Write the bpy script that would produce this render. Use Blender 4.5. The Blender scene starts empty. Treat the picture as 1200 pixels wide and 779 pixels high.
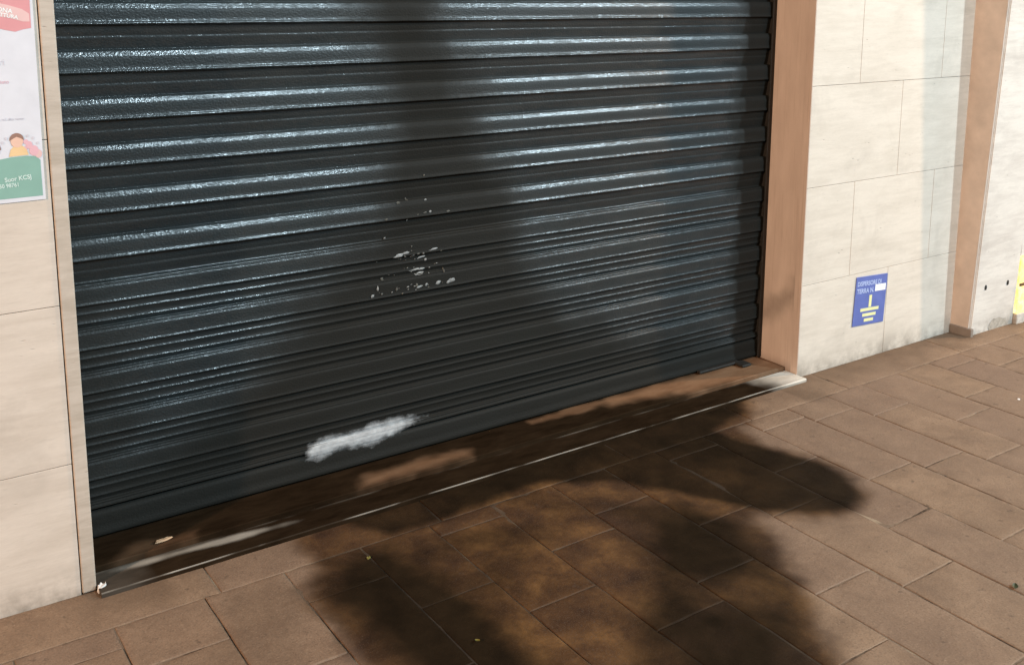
import bpy, bmesh, math, random
import numpy as np
from mathutils import Vector, Matrix, noise
random.seed(7)
R = math.radians
scn = bpy.context.scene
C = scn.collection

# ------------------------------------------------------------------ helpers
def obj(name, bm_or_me, mat, parent=None, smooth=False):
    if isinstance(bm_or_me, bmesh.types.BMesh):
        me = bpy.data.meshes.new(name); bm_or_me.normal_update(); bm_or_me.to_mesh(me); bm_or_me.free()
    else:
        me = bm_or_me
    o = bpy.data.objects.new(name, me); C.objects.link(o)
    for m in (mat if isinstance(mat, (list, tuple)) else [mat]):
        if m is not None: me.materials.append(m)
    if parent: o.parent = parent; o.matrix_parent_inverse = parent.matrix_world.inverted()
    if smooth:
        for p in me.polygons: p.use_smooth = True
    return o

def thing(name, label, cat, loc=(0, 0, 0), group=None):
    o = bpy.data.objects.new(name, None); C.objects.link(o)
    o.empty_display_size = .05; o.location = loc
    o.matrix_world = Matrix.Translation(loc)
    o['label'] = label; o['category'] = cat
    if group: o['group'] = group
    return o

def tag(o, label, cat, group=None):
    o['label'] = label; o['category'] = cat
    if group: o['group'] = group
    return o

def struct(o):
    o['kind'] = 'structure'; return o

def add_box(bm, x0, x1, y0, y1, z0, z1, bevel=0.0, seg=2):
    r = bmesh.ops.create_cube(bm, size=1)
    vs = r['verts']
    for v in vs:
        v.co = Vector((x0 if v.co.x < 0 else x1, y0 if v.co.y < 0 else y1, z0 if v.co.z < 0 else z1))
    if bevel > 0:
        es = {e for v in vs for e in v.link_edges}
        bmesh.ops.bevel(bm, geom=list(es), offset=bevel, segments=seg, affect='EDGES', profile=.5)
    return bm

def box(*a, **k):
    return add_box(bmesh.new(), *a, **k)

def inside(poly, x, y):
    """signed distance (numpy arrays) to polygon, negative inside"""
    P = np.array(poly, float); n = len(P)
    d = np.full(x.shape, 1e9); s = np.zeros(x.shape, bool)
    for i in range(n):
        ax, ay = P[i]; bx, by = P[(i+1) % n]
        ex, ey = bx-ax, by-ay
        t = np.clip(((x-ax)*ex+(y-ay)*ey)/(ex*ex+ey*ey+1e-12), 0, 1)
        d = np.minimum(d, np.hypot(x-ax-t*ex, y-ay-t*ey))
        c = ((ay > y) != (by > y)) & (x < (bx-ax)*(y-ay)/((by-ay) if by != ay else 1e-12)+ax)
        s ^= c
    return np.where(s, -d, d)

def sstep(d, w):
    t = np.clip(.5-d/(2*w), 0, 1); return t*t*(3-2*t)

def fbm(x, y, s, oct=3, seed=0.):
    out = np.empty(x.shape); f = out.ravel(); xr = x.ravel(); yr = y.ravel()
    for i in range(xr.size):
        f[i] = noise.fractal(Vector((xr[i]*s, yr[i]*s, seed)), 1.0, 2.0, oct)
    return out

# ------------------------------------------------------------------ materials
class NT:
    def __init__(self, name):
        self.m = bpy.data.materials.new(name); self.m.use_nodes = True
        self.t = self.m.node_tree; self.n = self.t.nodes; self.l = self.t.links
        self.b = self.n['Principled BSDF']
    def new(self, typ, **kw):
        n = self.n.new(typ)
        for k, v in kw.items():
            if k.startswith('i_'):
                key = k[2:]; key = int(key) if key.isdigit() else key.replace('_', ' ')
                n.inputs[key].default_value = v
            else: setattr(n, k, v)
        return n
    def link(self, a, b): self.l.new(a, b)
    def coord(self, scale=(1, 1, 1)):
        c = self.new('ShaderNodeTexCoord'); mp = self.new('ShaderNodeMapping')
        mp.inputs['Scale'].default_value = scale
        g = self.new('ShaderNodeNewGeometry')
        self.link(g.outputs['Position'], mp.inputs['Vector'])
        return mp.outputs['Vector']
    def noise(self, vec, scale, detail=4, rough=.55, dist=0):
        n = self.new('ShaderNodeTexNoise')
        n.inputs['Scale'].default_value = scale; n.inputs['Detail'].default_value = detail
        n.inputs['Roughness'].default_value = rough; n.inputs['Distortion'].default_value = dist
        self.link(vec, n.inputs['Vector']); return n.outputs['Fac']
    def ramp(self, fac, stops, interp='LINEAR'):
        r = self.new('ShaderNodeValToRGB'); cr = r.color_ramp; cr.interpolation = interp
        while len(cr.elements) < len(stops): cr.elements.new(.5)
        for e, (p, c) in zip(cr.elements, stops):
            e.position = p; e.color = (*c, 1) if len(c) == 3 else c
        self.link(fac, r.inputs['Fac']); return r.outputs['Color']
    def val(self, fac, a0, a1, b0, b1):
        n = self.new('ShaderNodeMapRange')
        for k, v in zip(('From Min', 'From Max', 'To Min', 'To Max'), (a0, a1, b0, b1)): n.inputs[k].default_value = v
        self.link(fac, n.inputs['Value']); return n.outputs['Result']
    def mix(self, fac, a, b, mode='MIX'):
        n = self.new('ShaderNodeMix', data_type='RGBA', blend_type=mode)
        for s, v in (('Factor', fac), ('A', a), ('B', b)):
            i = [q for q in n.inputs if q.name == s and q.type == ('VALUE' if s == 'Factor' else 'RGBA')][0]
            if hasattr(v, 'is_output'): self.link(v, i)
            else: i.default_value = v if s == 'Factor' else (*v, 1)
        return [q for q in n.outputs if q.type == 'RGBA'][0]
    def math(self, op, a, b=None, clamp=False):
        n = self.new('ShaderNodeMath', operation=op, use_clamp=clamp)
        for i, v in enumerate((a, b)):
            if v is None: continue
            if hasattr(v, 'is_output'): self.link(v, n.inputs[i])
            else: n.inputs[i].default_value = v
        return n.outputs[0]
    def attr(self, name):
        n = self.new('ShaderNodeAttribute', attribute_name=name); return n.outputs['Fac']
    def bump(self, h, strength=.3, dist=.01, prev=None):
        n = self.new('ShaderNodeBump'); n.inputs['Strength'].default_value = strength
        n.inputs['Distance'].default_value = dist; self.link(h, n.inputs['Height'])
        if prev is not None: self.link(prev, n.inputs['Normal'])
        return n.outputs['Normal']
    def set(self, **kw):
        for k, v in kw.items():
            i = self.b.inputs[k.replace('_', ' ')]
            if hasattr(v, 'is_output'): self.link(v, i)
            else: i.default_value = (*v, 1) if isinstance(v, tuple) and len(v) == 3 else v
        return self.m

def simple(name, col, rough=.6, var=.12, scale=30, bump=.15, bd=.002, spec=.4):
    t = NT(name); v = t.coord(); n = t.noise(v, scale, 5)
    c = t.ramp(n, [(.25, tuple(x*(1-var) for x in col)), (.75, tuple(min(1, x*(1+var)) for x in col))])
    return t.set(Base_Color=c, Roughness=rough, Normal=t.bump(n, bump, bd), Specular_IOR_Level=spec)

def travertine(name, base, dark, seed=0., dirt=.72, strength=1.0):
    t = NT(name)
    v = t.coord((1.1, 1.1, 9)); vb = t.coord((1, 1, 1))
    big = t.noise(t.coord((.8, .8, 3.2)), 3.1+seed, 4, .6, .6)
    vein = t.noise(v, 7+seed, 7, .62, .4)
    f = t.math('ADD', t.math('MULTIPLY', big, .55), t.math('MULTIPLY', vein, .45))
    c = t.ramp(f, [(.34, dark), (.47, tuple((a*.55+b*.45) for a, b in zip(base, dark))), (.56, base), (.7, tuple(min(1, x*1.05) for x in base))])
    # travertine pits: short horizontal holes, sparse
    vo = t.new('ShaderNodeTexVoronoi', feature='F1'); vo.inputs['Scale'].default_value = 20
    mp = t.coord((1.0, 1.0, 3.4)); t.link(mp, vo.inputs['Vector'])
    gate = t.noise(t.coord((1, 1, 2)), 6.3, 3)
    pit = t.math('MULTIPLY', t.val(vo.outputs['Distance'], .02, .13, 1, 0), t.val(gate, .53, .62, 0, 1), True)
    fine = t.noise(t.coord((1, 1, 4)), 60, 5, .7)
    c = t.mix(t.math('MULTIPLY', pit, .75), c, tuple(x*.4 for x in dark))
    # grime gathered low down on the stone
    g = t.new('ShaderNodeNewGeometry'); sx = t.new('ShaderNodeSeparateXYZ'); t.link(g.outputs['Position'], sx.inputs[0])
    low = t.math('MULTIPLY', t.val(sx.outputs['Z'], 0, .085, 1, 0), t.val(t.noise(vb, 8, 6, .7), .36, .60, 0, 1), True)
    c = t.mix(t.math('MULTIPLY', low, dirt), c, (.16, .13, .10))
    blot = t.val(t.noise(vb, 5.2, 5, .6, .5), .54, .72, 0, .28*strength)
    c = t.mix(blot, c, tuple(x*.62 for x in dark))
    c = t.mix(t.val(fine, .3, .7, .0, .13), c, tuple(x*.6 for x in dark))
    hair = t.noise(t.coord((2.2, 2.2, 26)), 9, 6, .7, .8)
    c = t.mix(t.val(hair, .585, .65, 0, .17), c, tuple(x*.55 for x in dark))
    nb = t.bump(fine, .12, .0015)
    nb = t.bump(t.math('SUBTRACT', 1.0, pit), .5, .003, nb)
    return t.set(Base_Color=c, Roughness=.55, Normal=nb, Specular_IOR_Level=.35)

M = {}
M['trav_left'] = travertine('travertine_pinkish', (.655, .56, .475), (.56, .47, .39), .0)
M['trav_right'] = travertine('travertine_cream', (.665, .59, .505), (.575, .505, .425), .4)
M['trav_pillar'] = travertine('marble_pale', (.68, .63, .57), (.55, .50, .45), .9, .8)
M['trim'] = travertine('trim_stone', (.54, .46, .385), (.42, .35, .28), .7)
M['joint'] = simple('joint_mortar', (.52, .45, .38), .9)
M['reveal'] = None

def reveal_mat():
    t = NT('reveal_render'); v = t.coord((1, 1, 1))
    n = t.noise(t.coord((3, 3, .8)), 6, 5, .6)
    c = t.ramp(n, [(.3, (.54, .43, .36)), (.7, (.64, .52, .44))])
    # old water run marks and a cast shadow painted as a band across the side of the doorway
    s = t.noise(t.coord((40, 40, 1.5)), 3, 3)
    c = t.mix(t.val(s, .55, .75, 0, .25), c, (.28, .17, .10))
    sm = t.attr('soot')  # sooty foot and the painted shadow
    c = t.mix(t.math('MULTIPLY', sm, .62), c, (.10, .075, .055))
    f = t.noise(v, 140, 4)
    return t.set(Base_Color=c, Roughness=.75, Normal=t.bump(f, .2, .0012))
M['reveal'] = reveal_mat()

def shutter_mat():
    t = NT('black_gloss_paint')
    soot = t.attr('soot')  # dark band, darker edges and the painted jamb shadow
    v = t.coord()
    grain = t.noise(t.coord((1, 1, 1.1)), 190, 2, .5)           # brushed on thick: small lumps
    lump = t.noise(t.coord((1, 1, 1.6)), 95, 4, .65)
    streak = t.noise(t.coord((1.2, 1.2, 30)), 2.0, 5, .6)
    c = t.ramp(t.noise(t.coord((1.5, 1.5, 8)), 3, 5), [(.3, (.0105, .0150, .0165)), (.7, (.017, .0235, .0255))])
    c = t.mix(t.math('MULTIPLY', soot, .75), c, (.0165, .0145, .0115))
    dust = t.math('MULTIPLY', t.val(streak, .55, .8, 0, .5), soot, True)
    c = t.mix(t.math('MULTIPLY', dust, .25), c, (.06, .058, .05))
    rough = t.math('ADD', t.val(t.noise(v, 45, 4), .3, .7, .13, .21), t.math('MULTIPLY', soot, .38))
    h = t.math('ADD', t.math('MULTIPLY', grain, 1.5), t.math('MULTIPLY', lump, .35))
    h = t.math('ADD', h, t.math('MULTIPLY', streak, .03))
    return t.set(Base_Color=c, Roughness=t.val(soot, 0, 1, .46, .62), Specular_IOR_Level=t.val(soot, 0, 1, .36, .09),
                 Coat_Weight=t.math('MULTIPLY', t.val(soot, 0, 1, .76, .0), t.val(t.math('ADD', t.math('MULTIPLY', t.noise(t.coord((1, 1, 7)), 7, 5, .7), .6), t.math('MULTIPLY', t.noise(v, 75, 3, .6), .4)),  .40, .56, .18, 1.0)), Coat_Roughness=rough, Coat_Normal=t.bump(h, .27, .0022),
                 Normal=t.bump(h, .30, .0022))
M['shutter'] = shutter_mat()
M['rail'] = simple('dull_dark_metal', (.022, .019, .016), .6, .3, 40, .2, .001, .3)
M['foam'] = simple('grey_white_residue', (.27, .285, .295), .85, .35, 55, .8, .004, .2)
M['fleck2'] = simple('rubbed_primer', (.085, .082, .07), .6, .4, 90, .4, .002)
M['fleck'] = simple('bare_primer', (.22, .225, .22), .5, .35, 90, .4, .002)

def paver_mat():
    t = NT('brown_stone_paver')
    tone = t.attr('tone'); wet = t.attr('wet'); soot = t.attr('soot')  # wet: brown part; soot: dark patches and painted shadow at lower left
    v = t.coord()
    n1 = t.noise(v, 9, 6, .6, .3); n2 = t.noise(v, 60, 5, .7); n3 = t.noise(v, 3.2, 4, .55)
    dry = t.ramp(n1, [(.28, (.185, .118, .075)), (.5, (.252, .163, .103)), (.72, (.325, .215, .138))])
    dry = t.mix(t.val(tone, 0, 1, 0, .75), dry, (.185, .120, .088))
    dry = t.mix(t.val(n3, .45, .7, 0, .35), dry, (.245, .165, .112))
    dry = t.mix(t.val(n2, .35, .7, .25, 0), dry, (.11, .066, .042))
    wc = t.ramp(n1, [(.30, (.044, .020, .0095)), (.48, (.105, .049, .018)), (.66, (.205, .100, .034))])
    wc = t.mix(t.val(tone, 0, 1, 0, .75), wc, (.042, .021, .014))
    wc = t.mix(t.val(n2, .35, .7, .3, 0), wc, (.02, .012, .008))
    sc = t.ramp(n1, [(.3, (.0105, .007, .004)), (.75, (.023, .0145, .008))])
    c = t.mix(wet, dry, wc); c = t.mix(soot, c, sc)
    gr = t.noise(v, 230, 3, .6); wr = t.noise(v, 17, 6, .7, 1.2)
    c = t.mix(t.math('MULTIPLY', t.val(gr, .53, .66, 0, .5), t.math('SUBTRACT', 1.0, soot)), c, (.105, .070, .048))
    c = t.mix(t.math('MULTIPLY', t.val(gr, .30, .42, .35, 0), t.math('SUBTRACT', 1.0, soot)), c, t.mix(wet, (.36, .26, .18), (.15, .08, .035)))
    c = t.mix(t.math('MULTIPLY', t.val(wr, .55, .70, 0, .42), t.math('SUBTRACT', 1.0, soot)), c, t.mix(wet, (.13, .083, .055), (.028, .013, .008)))
    spot = t.val(t.noise(v, 33, 4, .6), .64, .70, 0, .55)
    c = t.mix(t.math('MULTIPLY', spot, t.math('SUBTRACT', 1.0, soot)), c, (.075, .05, .036))
    rough = t.math('SUBTRACT', t.val(n2, .2, .8, .62, .86), t.math('MULTIPLY', wet, .10))
    nb = t.bump(n2, .45, .0025); nb = t.bump(gr, .3, .0012, nb); nb = t.bump(wr, .3, .004, nb)
    return t.set(Base_Color=c, Roughness=rough, Normal=nb, Specular_IOR_Level=t.math('MULTIPLY', t.val(wet, 0, 1, .3, .2), t.val(soot, 0, 1, 1, .12)))
M['paver'] = paver_mat()

def mortar_mat():
    t = NT('sandy_joint_filling'); wet = t.attr('wet'); soot = t.attr('soot'); v = t.coord()  # wet: brown part; soot: dark patches and painted shadow
    n = t.noise(v, 22, 5, .7); n2 = t.noise(v, 5, 3)
    c = t.ramp(t.math('ADD', t.math('MULTIPLY', n, .5), t.math('MULTIPLY', n2, .5)), [(.42, (.05, .033, .022)), (.47, (.15, .103, .07)), (.53, (.19, .132, .092)), (.60, (.31, .235, .16))])
    c = t.mix(t.math('MULTIPLY', wet, .72), c, (.045, .027, .014)); c = t.mix(t.math('MULTIPLY', soot, .8), c, (.014, .010, .007))
    return t.set(Base_Color=c, Roughness=.9, Normal=t.bump(n, .5, .003), Specular_IOR_Level=.2)
M['mortar'] = mortar_mat()

def sill_mat(name, clean, hi):
    t = NT(name); soot = t.attr('soot'); v = t.coord((1, 3, 3))
    n = t.noise(v, 9, 6, .62, .3); n2 = t.noise(t.coord(), 70, 4)
    c = t.ramp(n, [(.3, clean), (.7, hi)])
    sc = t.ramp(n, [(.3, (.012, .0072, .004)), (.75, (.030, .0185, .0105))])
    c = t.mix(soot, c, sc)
    return t.set(Base_Color=c, Roughness=t.val(soot, 0, 1, .5, .85), Normal=t.bump(t.math('ADD', n, t.math('MULTIPLY', n2, .3)), .3, .003), Specular_IOR_Level=t.val(soot, 0, 1.0, .35, .0))
M['sill'] = sill_mat('white_sill_marble', (.50, .45, .38), (.72, .67, .59))
M['floor'] = sill_mat('terracotta_threshold', (.21, .105, .052), (.30, .17, .095))

def flat(name, col, rough=.5, var=.05, spec=.4): return simple(name, col, rough, var, 25, .05, .0005, spec)
M['paper'] = flat('poster_paper', (.66, .65, .69), .5)
M['red'] = flat('poster_red', (.66, .29, .30)); M['red2'] = flat('poster_light_red', (.72, .47, .45))
M['green'] = flat('poster_green', (.235, .40, .335)); M['white'] = flat('white_print', (.82, .82, .80))
M['wgreen'] = flat('pale_print', (.62, .74, .68))
M['navy'] = flat('dark_print', (.10, .09, .16)); M['pink'] = flat('pink_print', (.72, .42, .46)); M['greyp'] = flat('grey_print', (.60, .56, .60))
M['skin'] = flat('print_skin', (.75, .48, .37)); M['hair'] = flat('print_hair', (.30, .17, .13)); M['shirt'] = flat('print_yellow', (.76, .52, .28))
M['blue'] = flat('sign_blue', (.105, .145, .40), .4, .10, .5); M['lblue'] = flat('sign_pale_blue', (.42, .50, .74), .4); M['yel'] = flat('sign_yellow', (.72, .70, .36), .4)
M['black'] = flat('hole_dark', (.02, .018, .015), .9)
M['leaf'] = flat('leaf_green', (.03, .04, .014), .6); M['leaf2'] = flat('leaf_olive', (.16, .14, .03), .6)
M['scrap'] = flat('scrap_tan', (.55, .36, .22), .8); M['plaster'] = flat('crumb_white', (.72, .70, .68), .9)

# ------------------------------------------------------------------ dimensions
D = .187; W = 2.334

# ------------------------------------------------------------------ pavement
browningP = [(.385, -.66), (.372, -.47), (.368, -.30), (.44, -.20), (.47, -.05), (.60, 0.), (2.12, 0.), (2.02, -.10), (1.87, -.19), (1.835, -.33), (1.878, -.478), (1.870, -.60),
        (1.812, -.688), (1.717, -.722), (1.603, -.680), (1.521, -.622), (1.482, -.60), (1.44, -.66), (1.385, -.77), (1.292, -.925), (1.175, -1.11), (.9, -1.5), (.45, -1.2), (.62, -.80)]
darkC = [(.56, .0), (2.08, .0), (1.96, -.10), (1.78, -.165), (1.815, -.33), (1.860, -.478), (1.856, -.60), (1.803, -.675), (1.717, -.708), (1.603, -.664), (1.510, -.590), (1.47, -.525),
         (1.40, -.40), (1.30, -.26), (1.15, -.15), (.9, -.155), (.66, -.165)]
darkB = [(1.46, -.60), (1.40, -.72), (1.290, -.900), (1.164, -1.095), (.9, -1.5), (.70, -1.2), (.80, -.93), (.93, -.76), (1.09, -.63), (1.16, -.52), (1.26, -.44), (1.37, -.43)]
darkA = [(.44, -.66), (.415, -.42), (.40, -.30), (.48, -.19), (.64, -.17), (.69, -.30), (.70, -.52), (.69, -.70), (.68, -.86), (.60, -1.0), (.50, -.80)]
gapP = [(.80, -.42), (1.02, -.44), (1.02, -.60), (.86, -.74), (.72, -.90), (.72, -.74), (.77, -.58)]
darkM = [(1.36, -.42), (1.47, -.58), (1.37, -.74), (1.22, -.55), (1.18, -.32)]

def dark_areas(x, y):  # brown and black patches mixed into the paving colour
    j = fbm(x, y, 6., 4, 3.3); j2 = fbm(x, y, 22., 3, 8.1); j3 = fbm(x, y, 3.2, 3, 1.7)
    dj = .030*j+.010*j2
    dw = inside(browningP, x, y)+dj*1.0
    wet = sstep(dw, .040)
    sC = sstep(inside(darkC, x, y)+dj*.45, .026)*np.clip(.97+.15*j3, 0, 1)
    sB = sstep(inside(darkB, x, y)+dj*1.2, .060)*np.clip(.90+.35*j3+.28*j, 0, 1)
    sA = sstep(inside(darkA, x, y)+dj*1.3, .065)*np.clip(.97+.25*j3+.1*j, 0, 1)
    sM = sstep(inside(darkM, x, y)+dj*1.5, .06)*.72
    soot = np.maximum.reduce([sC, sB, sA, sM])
    # thin dark film all over the brown part
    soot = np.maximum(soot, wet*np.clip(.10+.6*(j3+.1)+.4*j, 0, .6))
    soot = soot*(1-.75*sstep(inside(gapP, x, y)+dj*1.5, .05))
    # darker along the foot of the walls, a cast shadow painted at the lower left
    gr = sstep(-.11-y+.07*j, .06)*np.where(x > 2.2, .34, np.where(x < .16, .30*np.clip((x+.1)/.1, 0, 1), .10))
    left_shade = sstep(inside([(.16, -.36), (.24, -.20), (.34, -.19), (.37, -.28), (.33, -.40), (.28, -.50), (.20, -.50)], x, y)+dj*.8, .04)*.20
    soot = np.maximum.reduce([soot, gr, left_shade])
    # warm dry rim to the lower left, painted shadow beside it
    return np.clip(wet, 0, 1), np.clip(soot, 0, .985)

class Pav:
    def __init__(self): self.v = []; self.f = []; self.tone = []; self.mi = []
    def grid(self, xs, ys, zf, tone, mi=0):
        b = len(self.v); nx = len(xs); ny = len(ys)
        for j in range(ny):
            for i in range(nx):
                self.v.append((xs[i], ys[j], zf(i, j, nx, ny, xs[i], ys[j]))); self.tone.append(tone)
        for j in range(ny-1):
            for i in range(nx-1):
                a = b+j*nx+i; self.f.append((a, a+nx, a+nx+1, a+1)); self.mi.append(mi)
P = Pav()
gap = .0016
def paver(x0, x1, y0, y1, res):
    # y0 > y1 (y0 nearer the wall)
    x0 += gap/2; x1 -= gap/2; y0 -= gap/2; y1 += gap/2
    if x1-x0 < .02 or y0-y1 < .02: return
    tz = random.uniform(-.0006, .0010); tx = random.uniform(-.003, .003); ty = random.uniform(-.003, .003)
    cx, cy = (x0+x1)/2, (y0+y1)/2
    nx = max(2, int((x1-x0)/res)); ny = max(2, int((y0-y1)/res))
    e = .0035
    xs = [x0, x0+.0012]+list(np.linspace(x0+e, x1-e, nx))+[x1-.0012, x1]
    ys = [y0, y0-.0012]+list(np.linspace(y0-e, y1+e, ny))+[y1+.0012, y1]
    sd = random.random()*50
    def zf(i, j, n, m, x, y):
        z = tz+tx*(x-cx)+ty*(y-cy)+.0008*noise.noise(Vector((x*9, y*9, sd)))
        ed = min(i, n-1-i, j, m-1-j)
        if ed == 0: z = -.009
        elif ed == 1: z -= .0003+.0006*noise.noise(Vector((x*60, y*60, 4)))
        return z
    b0 = len(P.v)
    P.grid(xs, ys, zf, random.random())
    for q in range(b0, len(P.v)):      # worn, slightly wavy edges and chipped corners
        x, y, z = P.v[q]; k = .0016
        ex = min(x-x0, x1-x); ey = min(y-y1, y0-y)
        fx = max(0, 1-ex/.03); fy = max(0, 1-ey/.03)
        if z > -.006:
            z -= .0016*max(fx, fy)**4*(.5+noise.noise(Vector((x*7, y*7, sd+3))))
            z -= .004*max(0, noise.noise(Vector((x*26, y*26, sd)))-.28)*max(fx, fy)**3
        P.v[q] = (x+k*fx*noise.noise(Vector((y*11, sd, 1)))*(1 if x > cx else -1), y+k*fy*noise.noise(Vector((x*11, sd, 7))), z)
# border course along the wall
bx = [-3.4, -2.6, -1.9, -1.2, -.5, .228, .80, 1.43, 1.93, 2.405, 3.06, 3.60, 4.3, 5.2, 6.2]
for a, b in zip(bx[:-1], bx[1:]):
    paver(a, b, -.002, -.168, .012 if -.4 < a < 2.6 else .03)
# columns of pavers that run away from the wall
cols = [round(.19*k-.002+.004*math.sin(k*2.3), 4) for k in range(-16, 32)]
start = {}
for k, (a, b) in enumerate(zip(cols[:-1], cols[1:])):
    kk = k-16          # column index, 0 begins at X = 0
    off = {8: -.985, 9: -.83, 10: -.62, 11: -.66, 13: -.53, 12: -.36, 4: -.607, 6: -.735, 5: -.44, 7: -.55, 3: -.47, 2: -.69, 0: -.34, 1: -.52}.get(kk, -.3-random.random()*.35)
    L = .375
    y = -.168; first = True
    cut = off
    while cut < -.30: cut += L
    if -.168-cut < .06: cut -= L
    while y > -4.4:
        near = -.3 < a < 3.5 and y > -1.5
        paver(a, b, y, cut, .011 if near else .05)
        y = cut; cut -= L+random.uniform(-.012, .012)
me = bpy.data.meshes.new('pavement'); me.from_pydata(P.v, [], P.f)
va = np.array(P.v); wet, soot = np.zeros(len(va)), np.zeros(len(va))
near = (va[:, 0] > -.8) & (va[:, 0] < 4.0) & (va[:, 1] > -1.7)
w_, s_ = dark_areas(va[near, 0], va[near, 1]); wet[near] = w_; soot[near] = s_
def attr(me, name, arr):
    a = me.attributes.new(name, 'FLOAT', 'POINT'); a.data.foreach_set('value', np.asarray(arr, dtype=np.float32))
attr(me, 'tone', P.tone); attr(me, 'wet', wet); attr(me, 'soot', soot)  # wet: brown part; soot: dark patches and painted shadow
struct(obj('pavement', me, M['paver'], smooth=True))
# sand bed in the joints
Q = Pav()
Q.grid(list(np.arange(-3.4, 0, .1))+list(np.arange(0, 2.45, .02))+list(np.arange(2.45, 6.25, .1)), [-.001]+list(-np.arange(.02, 1.6, .02))+list(-np.arange(1.6, 4.5, .1)),
       lambda i, j, n, m, x, y: -.0021+.0014*noise.noise(Vector((x*12, y*12, 2)))+.0014*noise.noise(Vector((x*3, y*3, 9))), 0)
me = bpy.data.meshes.new('joint_sand'); me.from_pydata(Q.v, [], Q.f)
va = np.array(Q.v); w2, s2 = dark_areas(va[:, 0], va[:, 1]); far = (va[:, 0] < -.8) | (va[:, 0] > 4.0)
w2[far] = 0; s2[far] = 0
attr(me, 'wet', w2); attr(me, 'soot', s2)  # same brown, dark and painted shadow masks as the paving
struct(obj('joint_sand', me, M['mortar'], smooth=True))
# road sheet to the horizon
bm = bmesh.new(); vs = [bm.verts.new(c) for c in ((-150, -150, -.02), (150, -150, -.02), (150, 150, -.02), (-150, 150, -.02))]; bm.faces.new(vs)
struct(obj('road', bm, simple('asphalt', (.05, .048, .045), .85, .2, 40)))

# ------------------------------------------------------------------ stone walls
def clad(bm, x0, x1, z0, z1, y, thick=.03, bev=.0010):
    g = .0007
    add_box(bm, x0+g, x1-g, y, y+thick, z0+g, z1-g, bev, 2)

# left wall
lw = thing('stone_wall', 'pinkish cream travertine wall with poster, on the left of the shutter', 'wall', (-1, 0, 0))
bm = bmesh.new()
for i, (z0, z1) in enumerate([(-.015, .308), (.308, .665), (.665, 1.02), (1.02, 1.38), (1.38, 1.74), (1.74, 2.1), (2.1, 2.5)]):
    for a, b in ((-.78, -.031), (-1.6, -.78), (-2.4, -1.6), (-3.2, -2.4)):
        s = 0 if i % 2 == 0 else -.06
        clad(bm, a+(s if a > -3.2 else 0), (b+s) if b < -.1 else b, z0, z1, 0)
obj('stone_cladding', bm, M['trav_left'], lw)
obj('wall_core', box(-3.2, -.002, .024, .40, -.02, 2.5), M['joint'], lw)
bm = box(-.0295, 0, -.004, .023, .0, 2.5, .003, 3)
obj('corner_trim', bm, M['trim'], lw)

# right wall
rw = thing('stone_wall', 'cream travertine block wall carrying the small blue sign', 'wall', (2.8, 0, 0))
bm = bmesh.new(); X0 = 2.3365; X1 = 3.30
zs = [-.015, .329, .673, 1.02, 1.365, 1.71, 2.06, 2.5]
vj = [[2.815], [2.59, 3.06], [2.83], [2.585, 3.06], [2.83], [2.585, 3.06], [2.83]]
for (z0, z1), js in zip(zip(zs[:-1], zs[1:]), vj):
    e = [X0]+js+[X1]
    for a, b in zip(e[:-1], e[1:]): clad(bm, a, b, z0, z1, 0)
obj('stone_cladding', bm, M['trav_right'], rw)
obj('wall_core', box(2.3385, 3.30, .024, .40, -.02, 2.5), M['joint'], rw)
# door reveal: gridded side face, attribute carries sooty foot and painted shadow
ys = np.linspace(.0295, D+.05, 26); zz = np.concatenate([np.arange(-.005, .7, .012), np.arange(.7, 2.5, .1), [2.5]])
bm = bmesh.new(); gv = [[bm.verts.new((W, y, z)) for y in ys] for z in zz]
back = [[bm.verts.new((W+.0035, y, z)) for y in (ys[0], ys[-1])] for z in (zz[0], zz[-1])]
for i in range(len(zz)-1):
    for j in range(len(ys)-1): bm.faces.new((gv[i][j], gv[i][j+1], gv[i+1][j+1], gv[i+1][j]))
rv = obj('door_reveal', bm, M['reveal'], rw)
co = np.empty(len(rv.data.vertices)*3); rv.data.vertices.foreach_get('co', co); co = co.reshape(-1, 3)+np.array((2.8, 0, 0))
soft_patch = [(-.02, .37), (-.02, .30), (.09, .215), (.20, .13), (.20, .20), (.10, .275)]  # outline of the slanting shadow painted on the side face
so = sstep(inside(soft_patch, co[:, 1], co[:, 2])+.02*fbm(co[:, 1], co[:, 2], 18, 3), .035)
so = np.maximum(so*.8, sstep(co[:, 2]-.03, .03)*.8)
attr(rv.data, 'soot', so)
# leading edge of the reveal stone (return of the cladding, its joint seen as a line)
obj('reveal_edge', box(2.334, 2.3362, .0, .029, -.01, 2.5), M['reveal'], rw)

# pilaster
pl = thing('stone_pilaster', 'pale marble pilaster with a brown side face and two drilled holes', 'pilaster', (3.4, -.08, 0))
def yf(z): return -.081-.0408*z
bm = bmesh.new()
def prism(bm, x0, x1, z0, z1, back_y, off=0.0):
    v = [bm.verts.new(c) for c in ((x0, yf(z0)+off, z0), (x1, yf(z0)+off, z0), (x1, back_y, z0), (x0, back_y, z0), (x0, yf(z1)+off, z1), (x1, yf(z1)+off, z1), (x1, back_y, z1), (x0, back_y, z1))]
    fs = [(0, 1, 5, 4), (1, 2, 6, 5), (2, 3, 7, 6), (3, 0, 4, 7), (4, 5, 6, 7), (3, 2, 1, 0)]
    for f in fs: bm.faces.new([v[i] for i in f])
    return v
v = prism(bm, 3.2525, 3.553, -.01, 2.5, .3)
es = [e for e in bm.edges if abs(e.verts[0].co.x-e.verts[1].co.x) < 1e-6 and abs(e.verts[0].co.z-e.verts[1].co.z) > 1 and e.verts[0].co.y < 0]
bmesh.ops.bevel(bm, geom=es, offset=.004, segments=3, affect='EDGES')
obj('front_slab', bm, M['trav_pillar'], pl)
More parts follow.
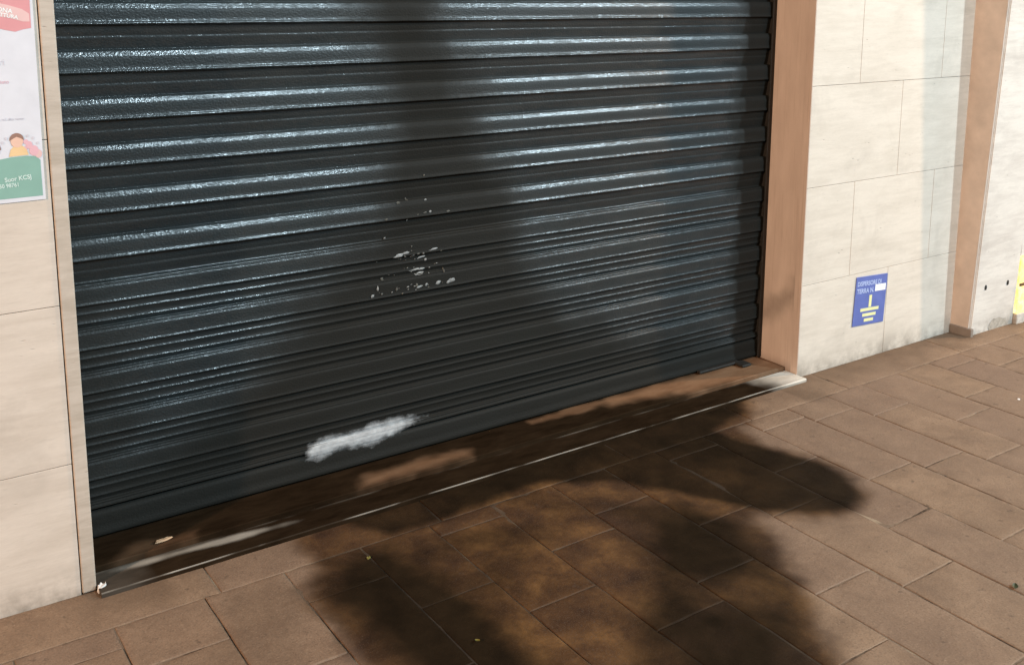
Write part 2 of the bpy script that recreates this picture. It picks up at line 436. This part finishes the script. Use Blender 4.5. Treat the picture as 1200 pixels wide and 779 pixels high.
bm = bmesh.new(); prism(bm, 3.244, 3.2525, -.01, 2.5, .0, .006)
obj('side_face', bm, simple('brown_side_stone', (.56, .465, .395), .7, .14, 14, .2, .002), pl)
obj('base_block', box(3.238, 3.256, -.094, -.001, -.01, .034, .003), simple('grey_base', (.22, .18, .15), .8), pl)
bm = bmesh.new(); add_box(bm, 3.555, 5.6, -.092, .3, .287, 2.5); add_box(bm, 3.722, 5.6, -.092, .3, -.01, .2865)
o = obj('wall_beyond', bm, M['trav_pillar'], pl)
for hx, hz in ((3.322, .190), (3.478, .186)):
    bm = bmesh.new(); bmesh.ops.create_cone(bm, cap_ends=True, segments=18, radius1=.0105, radius2=.0085, depth=.004,
        matrix=Matrix.Translation((hx, yf(hz)-.0005, hz)) @ Matrix.Diagonal((.72, 1, 1.15, 1)) @ Matrix.Rotation(R(90), 4, 'X'))
    obj('screw_hole', bm, M['black'], pl)
bm = bmesh.new()   # broken grey patch low on the slab
pts = [(3.44+.065*math.cos(a)*(1+.25*noise.noise(Vector((math.cos(a)*2, math.sin(a)*2, 5)))), .016+.030*math.sin(a)*(1+.3*noise.noise(Vector((math.cos(a)*3, math.sin(a)*3, 1))))) for a in np.linspace(0, 2*math.pi, 28)[:-1]]
vv = [bm.verts.new((x, yf(z)-.0015, max(z, .001))) for x, z in pts]; bm.faces.new(vv)
obj('cement_patch', bm, simple('grey_cement', (.36, .32, .27), .9, .3, 60, .6, .004), pl)

# lit low window at the far right
lwn = thing('lit_window', 'low window glowing yellow at the right edge beyond the pilaster', 'window', (3.64, -.05, .15))
t = NT('warm_lit_glass'); n_ = t.noise(t.coord((1, 1, 1)), 26, 3)
em = t.ramp(n_, [(.30, (1.0, .50, .08)), (.5, (1.0, .72, .22)), (.68, (1.0, .92, .55))])
t.set(Base_Color=(.5, .4, .2), Roughness=.3, Emission_Color=em, Emission_Strength=1.15)
obj('pane', box(3.555, 3.72, -.094, -.080, .042, .285), t.m, lwn)
obj('glazing_bar', box(3.555, 3.72, -.102, -.0945, .160, .171, .002), simple('brown_bar', (.10, .055, .02), .6), lwn)
obj('window_sill', box(3.555, 3.721, -.098, -.02, -.01, .041, .004), M['trav_pillar'], lwn)

# ------------------------------------------------------------------ door sill
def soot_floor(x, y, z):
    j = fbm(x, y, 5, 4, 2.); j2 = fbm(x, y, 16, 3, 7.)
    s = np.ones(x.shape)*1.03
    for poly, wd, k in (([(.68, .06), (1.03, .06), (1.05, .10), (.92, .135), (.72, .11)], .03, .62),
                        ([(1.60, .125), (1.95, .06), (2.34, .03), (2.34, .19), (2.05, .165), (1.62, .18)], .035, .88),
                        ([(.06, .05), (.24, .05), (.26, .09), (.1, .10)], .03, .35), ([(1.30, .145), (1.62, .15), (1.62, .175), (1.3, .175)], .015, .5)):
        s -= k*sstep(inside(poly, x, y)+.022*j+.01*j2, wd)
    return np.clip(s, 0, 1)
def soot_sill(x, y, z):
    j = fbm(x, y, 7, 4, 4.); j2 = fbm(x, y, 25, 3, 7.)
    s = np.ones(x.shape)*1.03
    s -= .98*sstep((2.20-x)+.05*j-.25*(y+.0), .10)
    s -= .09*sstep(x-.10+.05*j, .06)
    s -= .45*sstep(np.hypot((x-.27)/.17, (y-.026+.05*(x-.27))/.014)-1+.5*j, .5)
    # light caught on the front arris, painted as a pale line
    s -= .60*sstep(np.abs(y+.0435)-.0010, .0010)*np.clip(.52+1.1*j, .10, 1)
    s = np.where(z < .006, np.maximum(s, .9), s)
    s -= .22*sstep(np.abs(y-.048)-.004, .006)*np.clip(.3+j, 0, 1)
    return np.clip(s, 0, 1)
ds = thing('door_sill', 'sooty black stone doorstep below the shutter, white at its right end', 'doorstep', (1.17, 0, 0))
def slab(name, xs, ys, z, zb, mat, sf, edge=.003):
    bm = bmesh.new(); n, m = len(xs), len(ys)
    g = [[bm.verts.new((x, y, z+.0006*noise.noise(Vector((x*8, y*30, 1)))-(edge if j in (0,) else 0))) for j, y in enumerate(ys)] for x in xs]
    for i in range(n-1):
        for j in range(m-1): bm.faces.new((g[i][j], g[i+1][j], g[i+1][j+1], g[i][j+1]))
    lo = [bm.verts.new((x, ys[0], zb)) for x in xs]
    for i in range(n-1): bm.faces.new((lo[i], lo[i+1], g[i+1][0], g[i][0]))
    hi = [bm.verts.new((x, ys[-1], zb)) for x in xs]
    for i in range(n-1): bm.faces.new((hi[i+1], hi[i], g[i][-1], g[i+1][-1]))
    for q in (0, -1):
        f = [lo[q]]+list(g[q])+[hi[q]]
        bm.faces.new(f if q == 0 else f[::-1])
    o = obj(name, bm, mat, ds, smooth=False)
    c = np.empty(len(o.data.vertices)*3); o.data.vertices.foreach_get('co', c); c = c.reshape(-1, 3)+np.array((1.17, 0, 0))
    # children meshes are stored in world space here
    c = c-np.array((1.17, 0, 0))
    attr(o.data, 'soot', sf(c[:, 0], c[:, 1], c[:, 2])); return o
xs = np.linspace(.0015, W-.0025, 300)
slab('sill_stone', xs, [-.0455, -.0435, -.041, -.038]+list(np.linspace(-.034, .049, 18)), .0115, -.008, M['sill'], soot_sill, .0025)
slab('threshold', xs, [.0525, .055]+list(np.linspace(.06, .26, 30)), .0245, -.008, M['floor'], soot_floor, .002)

# ------------------------------------------------------------------ roller shutter
sh = thing('roller_shutter', 'closed black corrugated roller shutter with a duller dark band', 'shutter', (W/2, D, .03))
pitch = .1075; ztop0 = 1.192
prof = []     # (z, y) from the bottom up
zb = .088
prof1 = [(.0000, .0143), (-.0010, .0034), (-.0022, .0017), (-.0060, .0005), (-.0098, -.0007), (-.0130, -.0018), (-.0144, -.0022), (-.0160, -.0025), (-.0260, -.0027), (-.0360, -.0027), (-.0430, -.0027),
         (-.0450, -.0034), (-.0475, -.0049), (-.0495, -.0056), (-.0512, -.0052), (-.0524, -.0020), (-.0540, .0030), (-.0565, .0048), (-.0640, .0064), (-.0740, .0082), (-.0765, .0094), (-.0785, .0088), (-.0815, .0087), (-.0840, .0092), (-.0920, .0110), (-.1010, .0130), (-.1066, .0142)]
prof2 = [(.0000, .0120), (-.0008, .0040), (-.0016, .0022), (-.0050, .0010), (-.0062, .0018), (-.0074, .0020), (-.0082, .0002), (-.0112, -.0010), (-.0128, -.0014), (-.0150, -.0015), (-.0300, -.0014), (-.0430, -.0014),
         (-.0450, -.0018), (-.0472, -.0030), (-.0490, -.0035), (-.0505, -.0030), (-.0518, -.0004), (-.0535, .0034), (-.0565, .0048), (-.0640, .0056), (-.0690, .0062), (-.0708, .0046), (-.0726, .0042), (-.0745, .0060), (-.0840, .0078), (-.0930, .0088), (-.0945, .0074), (-.0960, .0072), (-.0980, .0096), (-.1066, .0118)]
rows = []
zt = ztop0+13*pitch
while zt > zb:
    for dz, dy in (prof1 if zt > .70 else prof2): rows.append((zt+dz, D-.006+dy))
    zt -= pitch
rows = [(z, y) for z, y in rows if z > zb]
xs = np.concatenate([np.linspace(-.02, 2.352, 260)])
bm = bmesh.new()
V = [[None]*len(xs) for _ in rows]
for i, (z, y) in enumerate(rows):
    k = round((z-ztop0)/pitch)
    for j, x in enumerate(xs):
        w = .0011*noise.noise(Vector((x*1.6, z*1.1, 3)))+.0008*noise.noise(Vector((x*5, k*3.1, 6)))
        dz = .0014*noise.noise(Vector((x*1.2, k*1.7, 9)))+.0006*noise.noise(Vector((x*9, k*1.3, 4)))
        V[i][j] = bm.verts.new((x, y+w, z+dz))
for i in range(len(rows)-1):
    for j in range(len(xs)-1): bm.faces.new((V[i][j], V[i][j+1], V[i+1][j+1], V[i+1][j]))
bmesh.ops.recalc_face_normals(bm, faces=bm.faces)
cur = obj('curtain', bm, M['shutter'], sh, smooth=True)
def shutter_dark(x, z):  # darkens and dulls the paint up the middle and along the foot
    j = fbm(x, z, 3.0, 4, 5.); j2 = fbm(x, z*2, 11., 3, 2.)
    dark_band = [(.68, 2.5), (.70, 1.33), (.78, 1.14), (.81, .97), (.76, .75), (.64, .60), (.56, .47), (.40, .36), (.30, .26), (-.1, .16), (-.1, -.1), (2.5, -.1), (2.5, .10), (2.1, .17), (1.75, .24), (1.5, .33), (1.34, .50), (1.24, .70), (1.14, .90), (1.12, 1.10), (1.04, 1.28), (1.03, 2.5)]
    s = sstep(inside(dark_band, x, z)+.06*j+.022*j2, .115)
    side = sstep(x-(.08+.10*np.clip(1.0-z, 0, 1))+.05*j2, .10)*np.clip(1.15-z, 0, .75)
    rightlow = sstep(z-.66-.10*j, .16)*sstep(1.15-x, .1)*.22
    jamb_shade = sstep(2.165-x+.05*j+.03*j2, .05)*.92  # jamb's shadow painted into the right edge of the curtain
    return np.clip(np.maximum.reduce([s, side, rightlow, jamb_shade]), 0, 1)
def mark(o):
    c = np.empty(len(o.data.vertices)*3); o.data.vertices.foreach_get('co', c); c = c.reshape(-1, 3)
    attr(o.data, 'soot', shutter_dark(c[:, 0], c[:, 2]))  # dark band, darker edges and the painted jamb shadow
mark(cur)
# bottom bar: flat rail with a rolled foot
bm = bmesh.new(); pr = [(.0925, D+.006), (.0900, D-.003), (.080, D-.0055), (.060, D-.006), (.050, D-.0065), (.042, D-.010), (.0335, D-.0115), (.0300, D-.009), (.0290, D+.004)]
xs2 = np.linspace(-.01, 2.34, 120)
V = [[bm.verts.new((x, y+.0008*noise.noise(Vector((x*4, 1, 1))), z)) for x in xs2] for z, y in pr]
for i in range(len(pr)-1):
    for j in range(len(xs2)-1): bm.faces.new((V[i][j], V[i+1][j], V[i+1][j+1], V[i][j+1]))
br = obj('bottom_rail', bm, M['shutter'], sh, smooth=True); attr(br.data, 'soot', np.ones(len(br.data.vertices)))
# guide channels
for x0, x1 in ((.0005, .028), (2.316, 2.3325)):
    bm = bmesh.new(); add_box(bm, x0, x1, D-.022, D-.0165, .028, 2.5, .001); 
    add_box(bm, x0 if x0 < 1 else x1-.004, x0+.004 if x0 < 1 else x1-.0005, D-.016, D+.03, .028, 2.5)
    obj('guide_rail', bm, M['rail'], sh)
# bolt lug at the right foot
bm = box(2.02, 2.215, D-.030, D-.012, .028, .038, .004); add_box(bm, 2.19, 2.235, D-.068, D-.022, .027, .037, .0045)
obj('bolt_latch', bm, M['rail'], sh)

def blob(name, poly, y, mat, parent, res, thick, jit, seed):
    P_ = np.array(poly); x0, z0 = P_.min(0)-.02; x1, z1 = P_.max(0)+.02
    xs = np.arange(x0, x1, res); zs = np.arange(z0, z1, res)
    X, Z = np.meshgrid(xs, zs); d = inside(poly, X, Z)+jit*fbm(X, Z, 30, 3, seed)+jit*.5*fbm(X, Z, 90, 3, seed+4)
    hh = np.clip(-d/.012, 0, 1)**.5*thick*(1+.55*fbm(X, Z, 38, 4, seed+9))
    bm = bmesh.new(); vs = {}
    for a in range(len(zs)-1):
        for b in range(len(xs)-1):
            if d[a, b] < 0 or d[a+1, b] < 0 or d[a, b+1] < 0 or d[a+1, b+1] < 0:
                q = []
                for (i, k) in ((a, b), (a, b+1), (a+1, b+1), (a+1, b)):
                    if (i, k) not in vs:
                        out = d[i, k] >= 0
                        vs[(i, k)] = bm.verts.new((xs[k], y-(-.004 if out else max(.0006, hh[i, k])), zs[i]))
                    q.append(vs[(i, k)])
                bm.faces.new(q)
    return obj(name, bm, mat, parent, smooth=True)
foam = [(.585, .084), (.582, .108), (.596, .128), (.640, .137), (.70, .128), (.734, .131), (.775, .142), (.813, .138), (.86, .141), (.905, .131), (.973, .122), (.955, .112), (.89, .108), (.84, .094), (.785, .074), (.73, .082), (.682, .090), (.645, .080), (.619, .074)]
def skin(x, z):      # y of the curtain front at a height
    if z < .092: return D-.0055
    f = (ztop0-z) % pitch
    pf = prof1 if z > .70 else prof2; zq = [-a for a, _ in pf]; yq = [b for _, b in pf]
    return D-.006+float(np.interp(f, zq, yq))
def smear_mat():
    t = NT('dried_white_residue'); cv = t.attr('cover'); v = t.coord((1, 1, 1.6))
    n = t.noise(v, 34, 5, .65); n2 = t.noise(v, 120, 4, .6)
    c = t.ramp(n, [(.30, (.25, .255, .26)), (.5, (.36, .375, .385)), (.7, (.46, .485, .495))])
    a = t.math('ADD', t.math('MULTIPLY', cv, 1.75), t.math('MULTIPLY', t.math('SUBTRACT', n, .5), .8))
    a = t.math('ADD', a, t.math('MULTIPLY', t.math('SUBTRACT', n2, .5), .35))
    a = t.val(a, .35, 1.3, 0, .95)
    return t.set(Base_Color=c, Roughness=.85, Alpha=a, Normal=t.bump(n2, .4, .002), Specular_IOR_Level=.2)
def soft_patch(name, poly, fade_x):
    P_ = np.array(poly); x0, z0 = P_.min(0)-.03; x1, z1 = P_.max(0)+.03
    xs_ = np.arange(x0, x1, .004); zs_ = np.arange(z0, z1, .0025)
    X, Z = np.meshgrid(xs_, zs_); d = inside(poly, X, Z)
    cov = sstep(d+.006*fbm(X, Z, 40, 3, 2)+.008, .026)*np.clip((fade_x+.14-X)/.16, .25, 1)
    bm = bmesh.new(); vs = {}; cs = []
    for a in range(len(zs_)-1):
        for b in range(len(xs_)-1):
            ids = ((a, b), (a, b+1), (a+1, b+1), (a+1, b))
            if max(cov[i] for i in ids) < .02: continue
            q = []
            for i in ids:
                if i not in vs:
                    vs[i] = bm.verts.new((X[i], skin(X[i], Z[i])-.0034-.0026*cov[i], Z[i])); cs.append(cov[i])
                q.append(vs[i])
            bm.faces.new(q)
    o = obj(name, bm, smear_mat(), sh, smooth=True); attr(o.data, 'cover', cs); return o
foam = [(.578, .082), (.578, .108), (.596, .126), (.640, .136), (.70, .133), (.734, .133), (.775, .142), (.813, .142), (.86, .143), (.905, .136), (.985, .124), (.965, .108), (.89, .103), (.84, .092), (.785, .074), (.73, .080), (.682, .088), (.645, .078), (.619, .072)]
soft_patch('residue_smear', foam, .88)
flecks = [(.951, .827, 3, 3), (.9, .763, 2.5, 4), (.956, .757, 4, 3), (.871, .757, 6, 4), (.953, .721, 6, 3), (.969, .722, 4, 4), (.831, .716, 5, 2), (.899, .706, 2, 5), (.832, .661, 4, 3), (1.027, .717, 6, 2.5),
          (.870, .610, 13, 4), (.893, .614, 8, 3.2), (.913, .602, 7, 4), (.930, .606, 5, 3), (.946, .604, 4, 6), (.979, .613, 11, 2.6), (.94, .593, 11, 3), (.956, .584, 4, 4), (.923, .559, 14, 3), (.945, .558, 9, 3.4), (.939, .547, 10, 3), (1.014, .545, 3, 9),
          (.822, .548, 5, 4), (.803, .525, 3, 9), (.787, .507, 5, 5), (.861, .515, 4, 5), (.896, .516, 4, 3), (.925, .517, 4, 7), (.932, .510, 8, 3), (.955, .514, 5, 5), (.994, .513, 8, 4), (1.039, .514, 8, 6), (1.026, .510, 6, 5), (.815, .508, 3, 3), (.91, .63, 2, 4), (.878, .50, 3, 2), (.965, .545, 2, 2)]
rr = random.Random(3)
for k in range(34):
    zr = rr.choice((.612, .604, .594, .562, .552, .517, .51, .72, .757))
    flecks.append((rr.gauss(.925 if zr < .65 else .92, .055), zr+rr.uniform(-.007, .007), rr.uniform(1, 3.2), rr.uniform(.7, 1.8)))
for x, z, a, b in flecks:
    if a > 7: a *= 1.35; b *= 1.25
    bm = bmesh.new(); n = 11; cen = bm.verts.new((x, skin(x, z)-.0032, z)); ring = []
    sd = rr.random()*90
    for k in range(n):
        th = 2*math.pi*k/n; r = (1+.65*noise.noise(Vector((math.cos(th)*1.8, math.sin(th)*1.8, sd))))
        px, pz = x+a*.00095*r*math.cos(th), z+b*.00085*r*math.sin(th)+.12*a*.001*math.cos(th)
        ring.append(bm.verts.new((px, skin(px, pz)-.0016, pz)))
    for k in range(n): bm.faces.new((cen, ring[k], ring[(k+1) % n]))
    bmesh.ops.recalc_face_normals(bm, faces=bm.faces)
    obj('paint_fleck', bm, M['fleck'] if rr.random() < .5 or z < .62 and a > 8 else M['fleck2'], sh)

# ------------------------------------------------------------------ flat graphics helper
def text_mesh(name, body, size, x, z, y, mat, parent, align='LEFT', rot=0., bold=False, sx=1.0, shear=0.):
    cu = bpy.data.curves.new(name, 'FONT'); cu.body = body; cu.size = size; cu.align_x = align
    cu.extrude = .0001; cu.shear = shear
    if bold: cu.offset = size*.022
    tmp = bpy.data.objects.new(name+'_tmp', cu); C.objects.link(tmp)
    bpy.context.view_layer.update()
    me = bpy.data.meshes.new_from_object(tmp.evaluated_get(bpy.context.evaluated_depsgraph_get()))
    bpy.data.objects.remove(tmp)
    me.transform(Matrix.Translation((x, y, z)) @ Matrix.Rotation(rot, 4, 'Y') @ Matrix.Rotation(R(90), 4, 'X') @ Matrix.Diagonal((sx, 1, 1, 1)))
    return obj(name, me, mat, parent)
def sheet(name, pts, y, th, mat, parent):
    bm = bmesh.new(); f = [bm.verts.new((x, y, z)) for x, z in pts]; b = [bm.verts.new((x, y+th, z)) for x, z in pts]
    bm.faces.new(f); bm.faces.new(b[::-1]); n = len(pts)
    for i in range(n): bm.faces.new((f[(i+1) % n], f[i], b[i], b[(i+1) % n]))
    bmesh.ops.recalc_face_normals(bm, faces=bm.faces)
    return obj(name, bm, mat, parent)
def ell(cx, cz, a, b, n=26, a0=0, a1=2*math.pi): return [(cx+a*math.cos(t), cz+b*math.sin(t)) for t in np.linspace(a0, a1, n, endpoint=(a1-a0) < 6.2)]

# poster -------------------------------------------------------------
po = thing('poster', 'white paper poster with red ribbon and green foot on the left wall', 'poster', (-.25, -.002, .9))
PR = -.0405
sheet('paper_sheet', [(-.47, .894), (PR-.002, .897), (PR+.0025, 1.47), (-.465, 1.47)], -.0022, .0012, M['paper'], po)
sheet('green_panel', [(-.462, .903), (-.0475, .9055), (-.0475, .980), (-.055, .988), (-.072, .9905), (-.10, .9895), (-.14, .984), (-.2, .99), (-.3, .985), (-.462, .99)], -.0026, .0003, M['green'], po)
sheet('ribbon', [(-.466, 1.262), (-.2, 1.262), (-.115, 1.2500), (-.092, 1.2440), (-.075, 1.2405), (-.060, 1.2450), (-.0455, 1.2475), (-.0445, 1.315), (-.2, 1.34), (-.466, 1.34)], -.0027, .0004, M['red'], po)
sheet('ribbon_band', [(-.466, 1.273), (-.115, 1.2720), (-.085, 1.268), (-.060, 1.2605), (-.0475, 1.2605), (-.0475, 1.2760), (-.060, 1.2850), (-.085, 1.2930), (-.115, 1.3000), (-.466, 1.303)], -.0030, .0002, M['red2'], po)
text_mesh('ribbon_lettering', 'BUONA', .0125, -.122, 1.2835, -.0033, M['white'], po, rot=R(9), bold=True)
text_mesh('ribbon_lettering', 'LETTURA', .0105, -.112, 1.2735, -.0033, M['white'], po, rot=R(11), bold=True)
text_mesh('script_lettering', 'Amici', .052, -.112, 1.199, -.0027, M['navy'], po, 'RIGHT', bold=True, shear=.3)
text_mesh('small_lettering', 'dei libri', .018, -.099, 1.175, -.0027, M['greyp'], po, 'RIGHT')
text_mesh('pink_lettering', 'ogni sabato', .010, -.094, 1.1385, -.0027, M['pink'], po, 'RIGHT')
text_mesh('grey_lettering', 'letture ad alta voce', .0085, -.072, 1.064, -.0027, M['greyp'], po, 'RIGHT')
text_mesh('foot_lettering', 'Suor KCSJ', .0125, -.1165, .9395, -.0031, M['wgreen'], po, rot=R(-4), bold=True, sx=.95)
text_mesh('foot_lettering', '328 450 98761', .0110, -.150, .9270, -.0031, M['wgreen'], po, rot=R(-2), bold=True, sx=.9)
# printed figures standing behind the green panel (generic child and flowers)
sheet('printed_shirt', [(-.105, .9905), (-.101, 1.0050), (-.094, 1.012), (-.086, 1.0135), (-.078, 1.011), (-.072, 1.004), (-.068, .992)], -.0029, .0002, M['shirt'], po)
sheet('printed_face', ell(-.0885, 1.021, .0115, .0125), -.0032, .0002, M['skin'], po)
sheet('printed_hair', ell(-.0885, 1.0245, .0132, .0135, 20, R(-8), R(188))+[(-.097, 1.026), (-.0885, 1.0305), (-.080, 1.0265)], -.0035, .0002, M['hair'], po)
sheet('printed_face', ell(-.133, 1.004, .012, .013), -.0029, .0002, M['skin'], po)
sheet('printed_hair', ell(-.133, 1.008, .0145, .014, 20, R(-10), R(190)), -.0032, .0002, M['hair'], po)
for (cx, cz, a, b) in ((-.066, 1.012, .0065, .008), (-.058, 1.000, .009, .011), (-.050, .993, .007, .009), (-.072, 1.019, .005, .005), (-.074, 1.003, .004, .007)):
    sheet('printed_flower', ell(cx, cz, a, b, 12), -.00285-.0001*random.random(), .0002, M['pink'] if cx < -.055 else M['red2'], po)
for (cx, cz) in ((-.068, 1.031), (-.058, 1.026), (-.05, 1.015), (-.108, 1.028), (-.115, 1.02)):
    sheet('printed_spark', ell(cx, cz, .0028, .0032, 8), -.0029, .0002, M['greyp'], po)

# sign -----------------------------------------------------------------
sg = thing('earth_sign', 'small blue sign with yellow earth symbol on the cream wall', 'sign', (2.716, -.001, .21))
ang = R(3.2)
A = Matrix.Translation((2.716, 0, .2195)) @ Matrix.Rotation(ang, 4, 'Y')
def place(o):   # turn flat pieces with the plate
    o.data.transform(A); return o
def sp(name, pts, y, th, mat): return place(sheet(name, pts, y, th, mat, sg))
hw, hh_ = .0905, .0925
bm = box(-hw, hw, -.0035, -.0006, -hh_, hh_, .0012, 2)
place(obj('plate', bm, M['blue'], sg))
def st(name, body, size, x, z, mat, sx=1.): return place(text_mesh(name, body, size, x, z, -.0039, mat, sg, bold=True, sx=sx))
st('lettering', 'DISPERSORE DI', .0235, -.083, .058, M['lblue'], .88)
st('lettering', 'TERRA N.', .0250, -.083, .030, M['lblue'], .93)
sp('number_box', [(.022, .031), (.083, .031), (.083, .056), (.022, .056)], -.0042, .0005, M['white'])
sp('symbol_stem', [(-.0075, -.026), (.0075, -.026), (.0075, .019), (-.0075, .019)], -.0041, .0004, M['yel'])
for k, (h, z) in enumerate(((.053, -.034), (.039, -.054), (.027, -.074))):
    sp('symbol_bar', [(-h, z-.0058), (h, z-.0058), (h, z+.0058), (-h, z+.0058)], -.0041, .0004, M['yel'])

# ------------------------------------------------------------------ litter
def shard(name, x, y, z, a, b, h, mat, label, cat, rot=0., seed=1, lift=0):
    bm = bmesh.new(); n = 14; top = []; bot = []
    for k in range(n):
        th = 2*math.pi*k/n; r = 1+.45*noise.noise(Vector((math.cos(th)*1.5, math.sin(th)*1.5, seed)))
        px, py = a*r*math.cos(th), b*r*math.sin(th)
        c, s = math.cos(rot), math.sin(rot); qx, qy = x+px*c-py*s, y+px*s+py*c
        bot.append(bm.verts.new((qx, qy, z))); top.append(bm.verts.new((x+(qx-x)*.8, y+(qy-y)*.8, z+h*(.7+.5*noise.noise(Vector((px*300, py*300, seed)))))))
    bm.faces.new(top); bm.faces.new(bot[::-1])
    for k in range(n): bm.faces.new((bot[k], bot[(k+1) % n], top[(k+1) % n], top[k]))
    bmesh.ops.recalc_face_normals(bm, faces=bm.faces)
    return tag(obj(name, bm, mat), label, cat)
def leaf(name, x, y, z, L, wd, rot, mat, label):
    bm = bmesh.new(); n = 9; rows = []
    for i in range(n):
        t = i/(n-1); ww = wd*math.sin(math.pi*min(1, t*.97+.02))**.8+.0004
        row = []
        for s in (-1, -.5, 0, .5, 1):
            lx = (t-.5)*L; ly = s*ww; lz = z+.0016+.004*abs(s)*.6+.003*t*t
            c, q = math.cos(rot), math.sin(rot); row.append(bm.verts.new((x+lx*c-ly*q, y+lx*q+ly*c, lz)))
        rows.append(row)
    for i in range(n-1):
        for j in range(4): bm.faces.new((rows[i][j], rows[i+1][j], rows[i+1][j+1], rows[i][j+1]))
    return tag(obj(name, bm, mat, smooth=True), label, 'leaf')
shard('plaster_crumb', .010, -.014, .0, .012, .008, .020, M['plaster'], 'white plaster crumb on the paving at the foot of the left wall trim', 'debris', .5, 2)
shard('paper_scrap', .170, .080, .027, .024, .006, .004, M['scrap'], 'tan paper scrap lying on the sooty threshold at its left end', 'litter', .12, 5)
leaf('fallen_leaf', 1.722, -1.150, .001, .018, .006, .6, M['leaf'], 'small dark green leaf on dry paving near the bottom right corner')
leaf('fallen_leaf', .608, -.640, .001, .013, .0035, -1.2, M['leaf2'], 'small olive yellow leaf on the black patch in the pavement')
shard('pale_chip', 2.793, -.545, .0005, .006, .004, .003, M['plaster'], 'tiny pale stone chip on the dry paving near the right edge', 'debris', .2, 8)
shard('yellow_chip', .564, -.225, .0005, .005, .004, .004, M['leaf2'], 'tiny yellow speck on the darkened paving close to the doorstep', 'debris', .2, 9)

# ------------------------------------------------------------------ light
wd = bpy.data.worlds.new('World'); scn.world = wd; wd.use_nodes = True
nt = wd.node_tree; bg = nt.nodes['Background']
sky = nt.nodes.new('ShaderNodeTexSky'); sky.sky_type = 'NISHITA'; sky.sun_disc = False
sky.sun_elevation = R(2); sky.sun_rotation = R(160)
nt.links.new(sky.outputs[0], bg.inputs['Color']); bg.inputs['Strength'].default_value = .006

def lamp(name, loc, target, energy, col, size, spread=None):
    l = bpy.data.lights.new(name, 'AREA'); l.energy = energy; l.color = col; l.shape = 'DISK'; l.size = size
    o = bpy.data.objects.new(name, l); C.objects.link(o); o.location = loc
    o.rotation_euler = (Vector(target)-Vector(loc)).to_track_quat('-Z', 'Y').to_euler(); return o
lamp('street_lamp_right', (6.6, -6.2, 4.6), (1.6, 0, .5), 535, (.69, .89, 1.0), .36)
lamp('street_lamp_middle', (3.0, -6.6, 4.8), (1, 0, .5), 445, (.69, .89, 1.0), .36)
lamp('street_lamp_sodium', (-8.0, -3.6, 4.4), (1, 0, .3), 920, (1.0, .69, .48), .35)
lamp('street_lamp_beyond', (8.6, -2.35, 3.6), (1.5, 0, .5), 425, (1.0, .69, .45), .25)

# ------------------------------------------------------------------ camera
cam = bpy.data.cameras.new('camera'); co_ = bpy.data.objects.new('camera', cam); C.objects.link(co_); scn.camera = co_
f, px, py = 1196.06, 600., 206.26
yaw, pit, rol = .59585, .173033, -.0027932
fwd = Vector((math.sin(yaw)*math.cos(pit), math.cos(yaw)*math.cos(pit), -math.sin(pit)))
rt = Vector((math.cos(yaw), -math.sin(yaw), 0)); dn = fwd.cross(rt)
r2 = rt*math.cos(rol)+dn*math.sin(rol); d2 = -rt*math.sin(rol)+dn*math.cos(rol)
m = Matrix((r2, -d2, -fwd)).transposed().to_4x4(); m.translation = Vector((-.40736, -2.25952, 1.31078))
co_.matrix_world = m
cam.sensor_fit = 'HORIZONTAL'; cam.sensor_width = 36; cam.lens = f/1200*36
cam.shift_x = 0; cam.shift_y = -(389.5-py)/1200
cam.clip_start = .02; cam.clip_end = 500

scn.render.engine = 'CYCLES'; scn.cycles.samples = 96; scn.cycles.use_denoising = True
scn.view_settings.view_transform = 'Standard'; scn.view_settings.look = 'None'
scn.view_settings.exposure = 0; scn.view_settings.gamma = 1; scn.view_settings.use_curve_mapping = False
